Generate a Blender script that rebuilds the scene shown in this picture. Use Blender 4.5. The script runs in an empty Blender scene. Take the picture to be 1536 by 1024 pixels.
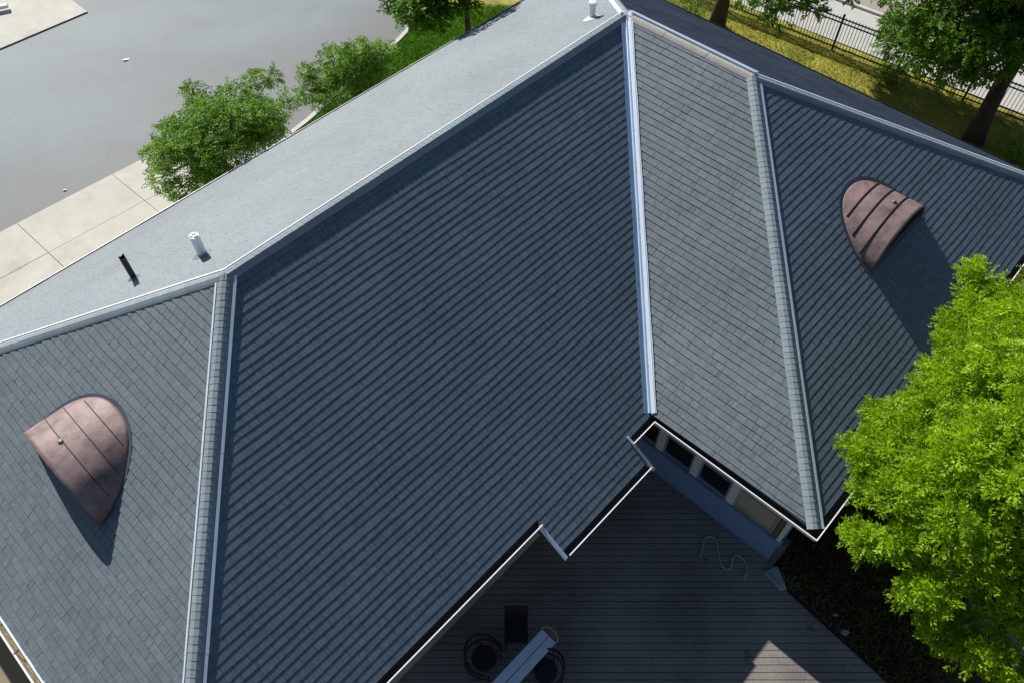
import bpy, math, random
import numpy as np
from mathutils import Vector, Matrix
random.seed(7); RNG = np.random.default_rng(7)
R = math.radians
scene = bpy.context.scene
col = scene.collection

# ------------------------------------------------------------------ materials
def newmat(name):
    m = bpy.data.materials.new(name); m.use_nodes = True
    nt = m.node_tree; b = nt.nodes['Principled BSDF']
    return m, nt, b

def pmat(name, c, rough=.6, metal=0., var=.15, scale=8., bump=0., bscale=60., c2=None, spec=.5, stretch=None, detail=6.):
    m, nt, b = newmat(name)
    tc = nt.nodes.new('ShaderNodeTexCoord')
    src = tc.outputs['Object']
    if stretch:
        mp = nt.nodes.new('ShaderNodeMapping'); mp.inputs['Scale'].default_value = stretch
        nt.links.new(src, mp.inputs['Vector']); src = mp.outputs['Vector']
    n = nt.nodes.new('ShaderNodeTexNoise'); n.inputs['Scale'].default_value = scale
    n.inputs['Detail'].default_value = detail; n.inputs['Roughness'].default_value = .65
    nt.links.new(src, n.inputs['Vector'])
    r = nt.nodes.new('ShaderNodeValToRGB')
    r.color_ramp.elements[0].position = .3; r.color_ramp.elements[1].position = .7
    lo = [max(0, x*(1-var)) for x in c]; hi = [min(1, x*(1+var)) for x in (c2 or c)]
    r.color_ramp.elements[0].color = (*lo, 1); r.color_ramp.elements[1].color = (*hi, 1)
    nt.links.new(n.outputs['Fac'], r.inputs['Fac']); nt.links.new(r.outputs['Color'], b.inputs['Base Color'])
    b.inputs['Roughness'].default_value = rough; b.inputs['Metallic'].default_value = metal
    b.inputs['Specular IOR Level'].default_value = spec
    if bump:
        n2 = nt.nodes.new('ShaderNodeTexNoise'); n2.inputs['Scale'].default_value = bscale; n2.inputs['Detail'].default_value = 4
        nt.links.new(src, n2.inputs['Vector'])
        bp = nt.nodes.new('ShaderNodeBump'); bp.inputs['Strength'].default_value = bump; bp.inputs['Distance'].default_value = .02
        nt.links.new(n2.outputs['Fac'], bp.inputs['Height']); nt.links.new(bp.outputs['Normal'], b.inputs['Normal'])
    return m

def tintmat(name, c, c2, rough=.8, bump=.35, gscale=90., gvar=.35, spec=.4, patch=.25, pscale=.9, bdist=.006, streak=None, samt=.22):
    """colour mixed between c and c2 by the 'tint' attribute of each tab / leaf / board, with fine granules and broad weathering"""
    m, nt, b = newmat(name)
    at = nt.nodes.new('ShaderNodeAttribute'); at.attribute_name = 'tint'
    mx = nt.nodes.new('ShaderNodeMix'); mx.data_type = 'RGBA'
    mx.inputs['A'].default_value = (*c, 1); mx.inputs['B'].default_value = (*c2, 1)
    nt.links.new(at.outputs['Fac'], mx.inputs['Factor'])
    tc = nt.nodes.new('ShaderNodeTexCoord')
    g = nt.nodes.new('ShaderNodeTexNoise'); g.inputs['Scale'].default_value = gscale; g.inputs['Detail'].default_value = 3
    nt.links.new(tc.outputs['Object'], g.inputs['Vector'])
    w = nt.nodes.new('ShaderNodeTexNoise'); w.inputs['Scale'].default_value = pscale; w.inputs['Detail'].default_value = 5
    nt.links.new(tc.outputs['Object'], w.inputs['Vector'])
    def rng(sock, amt):
        mr = nt.nodes.new('ShaderNodeMapRange'); mr.inputs['From Min'].default_value = .25; mr.inputs['From Max'].default_value = .75
        mr.inputs['To Min'].default_value = 1-amt; mr.inputs['To Max'].default_value = 1+amt
        nt.links.new(sock, mr.inputs['Value']); return mr.outputs['Result']
    mul = nt.nodes.new('ShaderNodeMath'); mul.operation = 'MULTIPLY'
    nt.links.new(rng(g.outputs['Fac'], gvar), mul.inputs[0]); nt.links.new(rng(w.outputs['Fac'], patch), mul.inputs[1])
    vm = nt.nodes.new('ShaderNodeVectorMath'); vm.operation = 'SCALE'
    if streak:
        mp = nt.nodes.new('ShaderNodeMapping'); mp.inputs['Scale'].default_value = streak
        sn = nt.nodes.new('ShaderNodeTexNoise'); sn.inputs['Scale'].default_value = 1.; sn.inputs['Detail'].default_value = 3; sn.inputs['Roughness'].default_value = .7
        nt.links.new(tc.outputs['Object'], mp.inputs['Vector']); nt.links.new(mp.outputs['Vector'], sn.inputs['Vector'])
        m2 = nt.nodes.new('ShaderNodeMath'); m2.operation = 'MULTIPLY'
        nt.links.new(mul.outputs[0], m2.inputs[0]); nt.links.new(rng(sn.outputs['Fac'], samt), m2.inputs[1]); mul = m2
    nt.links.new(mx.outputs['Result'], vm.inputs[0]); nt.links.new(mul.outputs[0], vm.inputs['Scale'])
    nt.links.new(vm.outputs['Vector'], b.inputs['Base Color'])
    b.inputs['Roughness'].default_value = rough; b.inputs['Specular IOR Level'].default_value = spec
    bp = nt.nodes.new('ShaderNodeBump'); bp.inputs['Strength'].default_value = bump; bp.inputs['Distance'].default_value = bdist
    nt.links.new(g.outputs['Fac'], bp.inputs['Height']); nt.links.new(bp.outputs['Normal'], b.inputs['Normal'])
    return m

def leafmat(name, dark, light, trans=.35):
    m, nt, b = newmat(name)
    at = nt.nodes.new('ShaderNodeAttribute'); at.attribute_name = 'tint'
    mx = nt.nodes.new('ShaderNodeMix'); mx.data_type = 'RGBA'
    mx.inputs['A'].default_value = (*dark, 1); mx.inputs['B'].default_value = (*light, 1)
    nt.links.new(at.outputs['Fac'], mx.inputs['Factor'])
    nt.links.new(mx.outputs['Result'], b.inputs['Base Color'])
    b.inputs['Roughness'].default_value = .5; b.inputs['Specular IOR Level'].default_value = .35
    tr = nt.nodes.new('ShaderNodeBsdfTranslucent')
    vm = nt.nodes.new('ShaderNodeVectorMath'); vm.operation = 'MULTIPLY'; vm.inputs[1].default_value = (1.25, 1.3, .5)
    nt.links.new(mx.outputs['Result'], vm.inputs[0]); nt.links.new(vm.outputs['Vector'], tr.inputs['Color'])
    ms = nt.nodes.new('ShaderNodeMixShader'); ms.inputs['Fac'].default_value = trans
    out = nt.nodes['Material Output']
    nt.links.new(b.outputs['BSDF'], ms.inputs[1]); nt.links.new(tr.outputs['BSDF'], ms.inputs[2])
    nt.links.new(ms.outputs['Shader'], out.inputs['Surface'])
    return m

M = {}
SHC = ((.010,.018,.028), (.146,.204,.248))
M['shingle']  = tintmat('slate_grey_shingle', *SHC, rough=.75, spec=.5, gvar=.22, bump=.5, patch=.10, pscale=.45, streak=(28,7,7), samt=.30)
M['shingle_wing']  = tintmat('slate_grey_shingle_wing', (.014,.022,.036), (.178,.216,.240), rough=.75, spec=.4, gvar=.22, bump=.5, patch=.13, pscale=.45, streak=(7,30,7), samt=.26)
M['shingle_light'] = tintmat('sunlit_tone_shingle', (.15,.17,.19), (.228,.268,.288), rough=.70, spec=.5, gvar=.10, bump=.9, gscale=16., patch=.08, pscale=.5, bdist=.02, streak=(5,22,5), samt=.10)  # sun on the back slope put into the colour, paler than other slopes
M['shingle_dark'] = tintmat('shaded_tone_shingle', (.004,.006,.010), (.042,.056,.082), rough=1., spec=.0, gvar=.45, bump=.6, gscale=30.)  # shade of the far slope put into the colour of the same shingle
M['cap']      = tintmat('cap_shingle', (.14,.17,.19), (.285,.345,.375), rough=.75, spec=.5, gvar=.14, bump=.4, patch=.08)
M['underlay'] = pmat('roof_underlay', (.03,.035,.042), .9)  # dark sheet painting the shade seen through the shingle gaps
M['white_metal'] = pmat('white_painted_metal', (.80,.84,.88), .35, 0., .06, 5., bump=.08, bscale=20.)
M['flashing'] = pmat('sky_tinted_flashing', (.58,.74,.95), .4, .1, .07, 4., bump=.1, bscale=15.)  # white metal; blue sky light is put into the colour
M['flashing_bright'] = pmat('bright_sky_tinted_flashing', (.72,.86,1.), .35, 0., .05, 4.)  # brighter white metal with the same sky blue painted in
M['beige_cap'] = pmat('beige_ridge_metal', (.42,.41,.37), .55, 0., .12, 6.)
M['dark_board'] = pmat('dark_rough_board', (.09,.115,.15), .8, 0., .4, 12., bump=.8, bscale=30.)
M['trough']   = pmat('dark_gutter_trough', (.03,.03,.038), .7, 0., .4, 9.)  # dirt, plus the shade inside the trough put into the colour
M['tan_trough'] = pmat('leaf_litter_trough', (.40,.33,.20), .85, 0., .4, 14.)
M['white_trim'] = pmat('white_trim_paint', (.68,.70,.72), .5, 0., .06, 6.)
M['lip_white'] = pmat('white_gutter_lip', (.92,.92,.90), .4, 0., .05, 6.)
M['siding']   = pmat('blue_grey_siding', (.20,.29,.45), .6, 0., .18, 3., bump=.2, bscale=18., stretch=(1,1,12))
M['wall_beige'] = pmat('beige_wall', (.45,.38,.28), .85, 0., .1, 5., bump=.2, bscale=90.)
M['soffit']   = pmat('soffit_paint', (.30,.31,.33), .7)
M['glass']    = pmat('dark_window_glass', (.008,.010,.012), .12, 0., .2, 2., spec=.7)
M['blind']    = pmat('beige_roller_blind', (.44,.37,.27), .9, 0., .08, 4., bump=.15, bscale=180.)
M['copper']   = pmat('aged_copper_sheet', (.205,.140,.138), .6, .1, .25, 2.6, bump=.25, bscale=9., c2=(.285,.200,.192), spec=.4)
M['seam']     = pmat('dark_copper_seam', (.035,.02,.02), .6, .2, .2)
M['skirt']    = pmat('lead_flashing_skirt', (.075,.085,.125), .65, .1, .2, 6.)
M['louver']   = pmat('dark_louver', (.02,.016,.02), .7)
M['pvc']      = pmat('white_vent_pipe', (.82,.86,.90), .4, 0., .05)
M['black_pipe'] = pmat('black_vent_pipe', (.012,.011,.012), .6)
M['sealant']  = pmat('grey_white_sealant', (.60,.65,.70), .6, 0., .1)
M['steel']    = pmat('weathered_bolt_steel', (.22,.25,.24), .5, .3)
M['deck']     = tintmat('weathered_deck_board', (.215,.195,.178), (.265,.242,.222), rough=.8, gscale=25., gvar=.2, spec=.3, patch=.35, pscale=.7)
M['asphalt']  = None
M['concrete'] = pmat('pale_concrete', (.60,.58,.49), .85, 0., .07, 1.3, bump=.25, bscale=60., c2=(.66,.63,.545), detail=10)
M['curb']     = pmat('white_concrete_curb', (.62,.62,.60), .8, 0., .12, 5.)
M['grey_walk'] = pmat('grey_concrete_walk', (.27,.29,.32), .85, 0., .08, 1.5, bump=.2)
M['pave_far'] = pmat('light_pavement', (.58,.57,.53), .85, 0., .1, 1.5, bump=.2)
M['sand_far'] = pmat('tan_forecourt', (.40,.36,.29), .9, 0., .1, 1.2, bump=.2)
M['tan_path'] = pmat('tan_gravel', (.35,.28,.18), .95, 0., .25, 30., bump=.6, bscale=120.)
M['soil']     = pmat('dark_soil', (.06,.045,.032), .95, 0., .5, 9., bump=.8, bscale=35.)
M['ground']   = pmat('dry_earth', (.16,.13,.08), .95, 0., .35, .6, bump=.4)
M['lawn']     = pmat('green_turf', (.06,.16,.014), .9, 0., .4, 3., bump=.5, bscale=45., c2=(.10,.25,.02))
M['dry_lawn'] = pmat('yellowing_turf', (.22,.21,.03), .9, 0., .35, .9, bump=.5, bscale=45., c2=(.42,.38,.07), detail=9)
M['bark']     = pmat('brown_bark', (.055,.042,.032), .9, 0., .35, 6., bump=.8, bscale=30., stretch=(1,1,.25))
M['iron']     = pmat('black_iron', (.012,.012,.014), .5, .3)
M['hose']     = pmat('green_rubber_hose', (.15,.50,.17), .6)
M['bench_paint'] = pmat('blue_white_paint', (.66,.80,1.), .45, 0., .05, 10.)
M['brown_wood'] = pmat('brown_wood', (.22,.13,.085), .6, 0., .3, 14., stretch=(1,6,1))
M['black_plastic'] = pmat('black_wicker', (.008,.008,.010), .6, 0., .3, 40., bump=.5, bscale=60.)
M['cushion']  = pmat('charcoal_cushion', (.016,.017,.022), .9, 0., .3, 30.)
M['stone']    = pmat('pale_stone', (.33,.40,.47), .8, 0., .2, 8., bump=.4)
M['paper']    = pmat('white_paper', (.95,.95,.95), .6)
M['white_paint'] = pmat('white_stop_paint', (.8,.8,.8), .6)
M['grassblade'] = leafmat('grass_blade', (.06,.16,.012), (.15,.34,.03), .3)
M['dryblade'] = leafmat('dry_grass_blade', (.20,.23,.03), (.50,.48,.08), .25)
M['leaf_near'] = leafmat('bright_leaf', (.08,.20,.003), (.45,.64,.012), .48)
M['leaf_mid']  = leafmat('mid_green_leaf', (.06,.15,.012), (.27,.47,.07), .45)
M['leaf_dark'] = leafmat('deep_green_leaf', (.03,.095,.007), (.20,.38,.022), .40)
M['leaf_bed'] = leafmat('brown_green_leaf', (.09,.07,.03), (.22,.18,.07), .2)

def asphalt():
    m, nt, b = newmat('sun_bleached_asphalt')
    tc = nt.nodes.new('ShaderNodeTexCoord')
    big = nt.nodes.new('ShaderNodeTexNoise'); big.inputs['Scale'].default_value = .22; big.inputs['Detail'].default_value = 6
    mp = nt.nodes.new('ShaderNodeMapping'); mp.inputs['Rotation'].default_value = (0,0,R(-46)); mp.inputs['Scale'].default_value = (.7,1.2,1)
    nt.links.new(tc.outputs['Object'], mp.inputs['Vector']); nt.links.new(mp.outputs['Vector'], big.inputs['Vector'])
    r = nt.nodes.new('ShaderNodeValToRGB')
    r.color_ramp.elements[0].position = .32; r.color_ramp.elements[0].color = (.172,.202,.215,1)
    r.color_ramp.elements[1].position = .62; r.color_ramp.elements[1].color = (.208,.252,.272,1)
    nt.links.new(big.outputs['Fac'], r.inputs['Fac'])
    g = nt.nodes.new('ShaderNodeTexNoise'); g.inputs['Scale'].default_value = 35.; g.inputs['Detail'].default_value = 5
    nt.links.new(tc.outputs['Object'], g.inputs['Vector'])
    mr = nt.nodes.new('ShaderNodeMapRange'); mr.inputs['From Min'].default_value = .25; mr.inputs['From Max'].default_value = .75
    mr.inputs['To Min'].default_value = .84; mr.inputs['To Max'].default_value = 1.14
    nt.links.new(g.outputs['Fac'], mr.inputs['Value'])
    # brown dust lying along the kerb: distance from the kerb line
    dt = nt.nodes.new('ShaderNodeVectorMath'); dt.operation = 'DOT_PRODUCT'; dt.inputs[1].default_value = (-.699,.715,0)
    nt.links.new(tc.outputs['Object'], dt.inputs[0])
    ad = nt.nodes.new('ShaderNodeMath'); ad.operation = 'MULTIPLY_ADD'; ad.inputs[1].default_value = 4.5
    nt.links.new(big.outputs['Fac'], ad.inputs[0]); nt.links.new(dt.outputs['Value'], ad.inputs[2])
    md = nt.nodes.new('ShaderNodeMapRange'); md.inputs['From Min'].default_value = 22.6; md.inputs['From Max'].default_value = 26.2
    md.inputs['To Min'].default_value = .85; md.inputs['To Max'].default_value = 0.
    nt.links.new(ad.outputs[0], md.inputs['Value'])
    du = nt.nodes.new('ShaderNodeMix'); du.data_type = 'RGBA'; du.inputs['B'].default_value = (.185,.170,.158,1)
    nt.links.new(md.outputs['Result'], du.inputs['Factor']); nt.links.new(r.outputs['Color'], du.inputs['A'])
    vm = nt.nodes.new('ShaderNodeVectorMath'); vm.operation = 'SCALE'
    nt.links.new(du.outputs['Result'], vm.inputs[0]); nt.links.new(mr.outputs['Result'], vm.inputs['Scale'])
    nt.links.new(vm.outputs['Vector'], b.inputs['Base Color'])
    b.inputs['Roughness'].default_value = .7
    bp = nt.nodes.new('ShaderNodeBump'); bp.inputs['Strength'].default_value = .3; bp.inputs['Distance'].default_value = .01
    nt.links.new(g.outputs['Fac'], bp.inputs['Height']); nt.links.new(bp.outputs['Normal'], b.inputs['Normal'])
    return m
M['asphalt'] = asphalt()
def add_stains(m, scale, lo, hi, dark):
    nt = m.node_tree; b = nt.nodes['Principled BSDF']; src = b.inputs['Base Color'].links[0].from_socket
    tc = nt.nodes.new('ShaderNodeTexCoord'); n = nt.nodes.new('ShaderNodeTexNoise'); n.inputs['Scale'].default_value = scale; n.inputs['Detail'].default_value = 5; n.inputs['Roughness'].default_value = .6
    nt.links.new(tc.outputs['Object'], n.inputs['Vector'])
    mr = nt.nodes.new('ShaderNodeMapRange'); mr.inputs['From Min'].default_value = lo; mr.inputs['From Max'].default_value = hi; mr.inputs['To Min'].default_value = 1.; mr.inputs['To Max'].default_value = dark
    nt.links.new(n.outputs['Fac'], mr.inputs['Value'])
    vm = nt.nodes.new('ShaderNodeVectorMath'); vm.operation = 'SCALE'; nt.links.new(src, vm.inputs[0]); nt.links.new(mr.outputs['Result'], vm.inputs['Scale'])
    nt.links.new(vm.outputs['Vector'], b.inputs['Base Color'])
add_stains(M['deck'], 1.6, .64, .72, .45)
add_stains(M['concrete'], .8, .55, .72, .82)
add_stains(M['shingle_light'], .35, .45, .7, .86)
add_stains(M['copper'], 2.2, .5, .66, .62)
add_stains(M['asphalt'], .5, .60, .75, .85)

# ------------------------------------------------------------------ mesh helpers
class MB:
    def __init__(s, off=(0,0,0)):
        s.v = []; s.f = []; s.t = []; s.off = Vector(off)
    def add(s, verts, faces, tint=.5):
        n = len(s.v); s.v += [tuple(Vector(p)-s.off) for p in verts]
        s.f += [tuple(i+n for i in f) for f in faces]; s.t += [tint]*len(faces)
    def poly(s, pts, tint=.5): s.add(pts, [tuple(range(len(pts)))], tint)
    def box(s, c, sx, sy, sz, rz=0., tint=.5):
        cs, sn = math.cos(rz), math.sin(rz); vs = []
        for z in (-.5,.5):
            for x, y in ((-.5,-.5),(.5,-.5),(.5,.5),(-.5,.5)):
                X, Y = x*sx, y*sy
                vs.append((c[0]+X*cs-Y*sn, c[1]+X*sn+Y*cs, c[2]+z*sz))
        s.add(vs, [(3,2,1,0),(4,5,6,7),(0,1,5,4),(1,2,6,5),(2,3,7,6),(3,0,4,7)], tint)
    def beam(s, p, q, w, h, up=(0,0,1), tint=.5):
        p, q, up = Vector(p), Vector(q), Vector(up); t = (q-p).normalized()
        r = t.cross(up).normalized(); u = r.cross(t)
        vs = [b + r*x*w + u*y*h for b in (p,q) for x, y in ((-.5,-.5),(.5,-.5),(.5,.5),(-.5,.5))]
        s.add(vs, [(3,2,1,0),(4,5,6,7),(0,1,5,4),(1,2,6,5),(2,3,7,6),(3,0,4,7)], tint)
    def tube(s, pts, rad, n=10, cap=True, tint=.5):
        pts = [Vector(p) for p in pts]
        if not hasattr(rad, '__len__'): rad = [rad]*len(pts)
        rings = []; ref = Vector((.31,.17,.93))
        for i, p in enumerate(pts):
            t = (pts[min(i+1,len(pts)-1)]-pts[max(i-1,0)]).normalized()
            a = t.cross(ref)
            if a.length < .05: a = t.cross(Vector((1,0,0)))
            a.normalize(); b = t.cross(a)
            rings.append([p+(a*math.cos(2*math.pi*k/n)+b*math.sin(2*math.pi*k/n))*rad[i] for k in range(n)])
        vs = [v for r_ in rings for v in r_]; fs = []
        for i in range(len(pts)-1):
            for k in range(n):
                fs.append((i*n+k, i*n+(k+1)%n, (i+1)*n+(k+1)%n, (i+1)*n+k))
        if cap: fs += [tuple(range(n))[::-1], tuple((len(pts)-1)*n+k for k in range(n))]
        s.add(vs, fs, tint)
    def prism(s, poly, z0, z1, tint=.5):
        n = len(poly); vs = [(x,y,z0) for x,y in poly]+[(x,y,z1) for x,y in poly]
        s.add(vs, [tuple(range(n))[::-1], tuple(range(n,2*n))]+[(i,(i+1)%n,n+(i+1)%n,n+i) for i in range(n)], tint)
    def build(s, name, mat, parent=None, smooth=False, label=None):
        me = bpy.data.meshes.new(name); me.from_pydata(s.v, [], s.f); me.update()
        a = me.attributes.new('tint', 'FLOAT', 'FACE'); a.data.foreach_set('value', s.t)
        if smooth: me.polygons.foreach_set('use_smooth', [True]*len(me.polygons))
        me.materials.append(mat)
        o = bpy.data.objects.new(name, me); col.objects.link(o)
        if parent: o.parent = parent
        if label: o['label'] = label
        return o

def tag(o, label=None, cat=None, group=None, kind=None):
    if label: o['label'] = label
    if cat: o['category'] = cat
    if group: o['group'] = group
    if kind: o['kind'] = kind
    return o
def empty(name, loc, rz=0.):
    o = bpy.data.objects.new(name, None); col.objects.link(o); o.location = loc; o.rotation_euler = (0,0,rz)
    o.empty_display_size = .3; return o
def bevel(o, w=.006, seg=2):
    m = o.modifiers.new('bevel', 'BEVEL'); m.width = w; m.segments = seg; m.limit_method = 'ANGLE'; return o

ANG = R(46.55)
AX, AY = math.cos(ANG), math.sin(ANG)
def P(a, b, z=0.): return (a*AX - b*AY, a*AY + b*AX, z)      # house plan metres -> world
EZ = 2.73                                                     # eave height
CAMZ = 15.73

# ------------------------------------------------------------------ HOUSE
HC = (8.2, 7.5, 0)
house = empty('house', P(*HC), ANG)
tag(house, 'large L-shaped house with slate grey shingle hip roof and two copper eyebrow dormers', 'house')
P1 = Vector((2.96, 9.27, EZ+3.24)); P2 = Vector((13.44, 9.27, EZ+3.24)); P3 = Vector((13.44, 5.97, EZ+3.24))
C0 = Vector((-2.84, 3.58, EZ)); C1 = Vector((-2.84, 15.0, EZ)); C4 = Vector((7.62, -.05, EZ))
C5 = Vector((19.21, -.05, EZ)); C6 = Vector((19.21, 15.0, EZ))
k1 = 3.24/5.69
def z1(b): return EZ + (b-3.58)*k1
V = Vector((7.54, 3.502, z1(3.502)))
VB = Vector((7.48, 3.443, z1(3.443)))

def clip(poly, axis, val, keep_less):
    out = []; n = len(poly)
    for i in range(n):
        a, b = poly[i], poly[(i+1)%n]
        ia = (a[axis] <= val) == keep_less or a[axis] == val
        ib = (b[axis] <= val) == keep_less or b[axis] == val
        if ia: out.append(a)
        if ia != ib:
            t = (val-a[axis])/(b[axis]-a[axis]); out.append((a[0]+t*(b[0]-a[0]), a[1]+t*(b[1]-a[1])))
    return out
def clip_half(poly, p, q):            # keep the left side of p->q
    out = []; n = len(poly)
    d = lambda r: (q[0]-p[0])*(r[1]-p[1])-(q[1]-p[1])*(r[0]-p[0])
    for i in range(n):
        a, b = poly[i], poly[(i+1)%n]; da, db = d(a), d(b)
        if da >= 0: out.append(a)
        if (da >= 0) != (db >= 0):
            t = da/(da-db); out.append((a[0]+t*(b[0]-a[0]), a[1]+t*(b[1]-a[1])))
    return out

EXPO = .143
def shingle_face(name, label, polys, uref, mat, thick=.011, wob=.004, seed=1, under_mat='underlay', wmin=.07, wmax=.34, gap=.0075, tvar=.22, chamf=.0, gp=.75):
    """polys: convex 3D polygons (counter-clockwise seen from above) in one roof plane; uref: direction of the courses"""
    rnd = random.Random(seed)
    A0 = polys[0]; n = (A0[1]-A0[0]).cross(A0[2]-A0[0]).normalized()
    if n.z < 0: n = -n
    u = Vector(uref).normalized(); v = n.cross(u).normalized()
    if v.z < 0: v = -v; u = -u
    # u, v, n right-handed
    if u.cross(v).dot(n) < 0: u = -u
    low = min((p for pl in polys for p in pl), key=lambda p: (p-A0[0]).dot(v))
    O = A0[0].copy(); v0 = (low-O).dot(v)
    mb = MB(HC); ub = MB(HC)
    for pl in polys:
        pp = [((p-O).dot(u), (p-O).dot(v)) for p in pl]
        area = sum(pp[i][0]*pp[(i+1)%len(pp)][1]-pp[(i+1)%len(pp)][0]*pp[i][1] for i in range(len(pp)))
        if area < 0: pp = pp[::-1]; pl = pl[::-1]
        ub.poly([p-n*.004 for p in pl])
        vmin = min(p[1] for p in pp); vmax = max(p[1] for p in pp)
        j0 = int(math.floor((vmin-v0)/EXPO)); j1 = int(math.ceil((vmax-v0)/EXPO))
        for j in range(j0, j1+1):
            va = v0+j*EXPO; vb = va+EXPO
            strip = clip(clip(pp, 1, vb, True), 1, va, False) if False else pp
            strip = clip_half(clip_half(pp, (0,va), (1,va)), (1,vb), (0,vb))
            if len(strip) < 3: continue
            ua = min(p[0] for p in strip); ue = max(p[0] for p in strip)
            x = ua - rnd.uniform(0,.3); ph = rnd.uniform(0,6.28); ph2 = rnd.uniform(0,6.28)
            tint = rnd.random()
            while x < ue:
                w = rnd.uniform(wmin, wmax); 
                g = gap if rnd.random() < gp else .0008
                wv = wob*math.sin(x*1.7+ph)+wob*.6*math.sin(x*4.1+ph2)
                wv2 = wob*math.sin((x+w)*1.7+ph)+wob*.6*math.sin((x+w)*4.1+ph2)
                lo1 = va+wv; lo2 = va+wv2
                tab = [(x+g/2,lo1),(x+w-g/2,lo2),(x+w-g/2,vb+.012),(x+g/2,vb+.012)]
                c = tab
                inside = True
                for i in range(len(pp)):
                    c = clip_half(c, pp[i], pp[(i+1)%len(pp)])
                    if len(c) < 3: inside = False; break
                if inside:
                    th = thick*rnd.uniform(1-tvar,1+tvar)
                    tn = .79+.07*tint+.14*rnd.random()
                    def lift(q):
                        f = min(1, max(0, (q[1]-va)/(EXPO+.012)))
                        return O+u*q[0]+v*q[1]+n*(th*(1-f)+.0005)
                    top = [lift(q) for q in c]
                    mb.add(top, [tuple(range(len(top)))], tn)
                    # butt edge, black asphalt; chamf splays it into a painted shadow line
                    for i in range(len(c)):
                        a, b = c[i], c[(i+1)%len(c)]
                        if a[1] < va+.02 and b[1] < va+.02 and abs(a[0]-b[0]) > .003:
                            ta, tb = lift(a), lift(b)
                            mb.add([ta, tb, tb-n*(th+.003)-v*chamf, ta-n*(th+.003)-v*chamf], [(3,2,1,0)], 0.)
                        elif abs(a[0]-b[0]) < .003 and th > .004:
                            ta, tb = lift(a), lift(b)
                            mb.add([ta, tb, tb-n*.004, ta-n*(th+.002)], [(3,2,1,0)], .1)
                x += w
    o = mb.build(name, mat, house, label=label)
    ub.build('roof_underlay', M[under_mat], o)
    return o
VX = Vector((1,0,0)); VY = Vector((0,1,0))
F1polys = [[C0, Vector((7.62,3.58,EZ)), P2, P1], [Vector((4.42,2.95,z1(2.95))), Vector((6.80,2.95,z1(2.95))), Vector((6.80,3.58,EZ)), Vector((4.42,3.58,EZ))],
           [Vector((6.80,3.443,z1(3.443))), VB, Vector((7.62,3.58,EZ)), Vector((6.80,3.58,EZ))]]
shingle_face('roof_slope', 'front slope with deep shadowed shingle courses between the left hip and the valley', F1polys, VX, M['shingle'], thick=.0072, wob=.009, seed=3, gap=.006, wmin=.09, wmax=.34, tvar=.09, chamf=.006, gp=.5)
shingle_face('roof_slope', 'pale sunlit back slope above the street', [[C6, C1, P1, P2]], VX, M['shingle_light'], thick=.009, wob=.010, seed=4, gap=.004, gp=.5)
shingle_face('roof_slope', 'left hip end slope holding a copper dormer', [[C1, C0, P1]], VY, M['shingle_wing'], thick=.013, wob=.006, seed=5, gap=.006, chamf=.020, wmin=.06, wmax=.34, gp=.5)
shingle_face('roof_slope', 'narrow sunlit slope between the white valley and the right hip', [[C4, P3, P2, V]], VY, M['shingle_wing'], thick=.013, wob=.007, seed=6, gap=.007, chamf=.015, wmin=.05, wmax=.30, gp=.6)
shingle_face('roof_slope', 'right hip end slope holding a copper dormer', [[C4, C5, P3]], VX, M['shingle'], thick=.0082, wob=.009, seed=8, gap=.006, wmin=.09, wmax=.34, tvar=.10, chamf=.006, gp=.5)
shingle_face('roof_slope', 'dark far slope above the dry lawn', [[C5, C6, P2, P3]], VY, M['shingle_dark'], thick=.008, wob=.012, seed=9, gap=.005)

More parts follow.
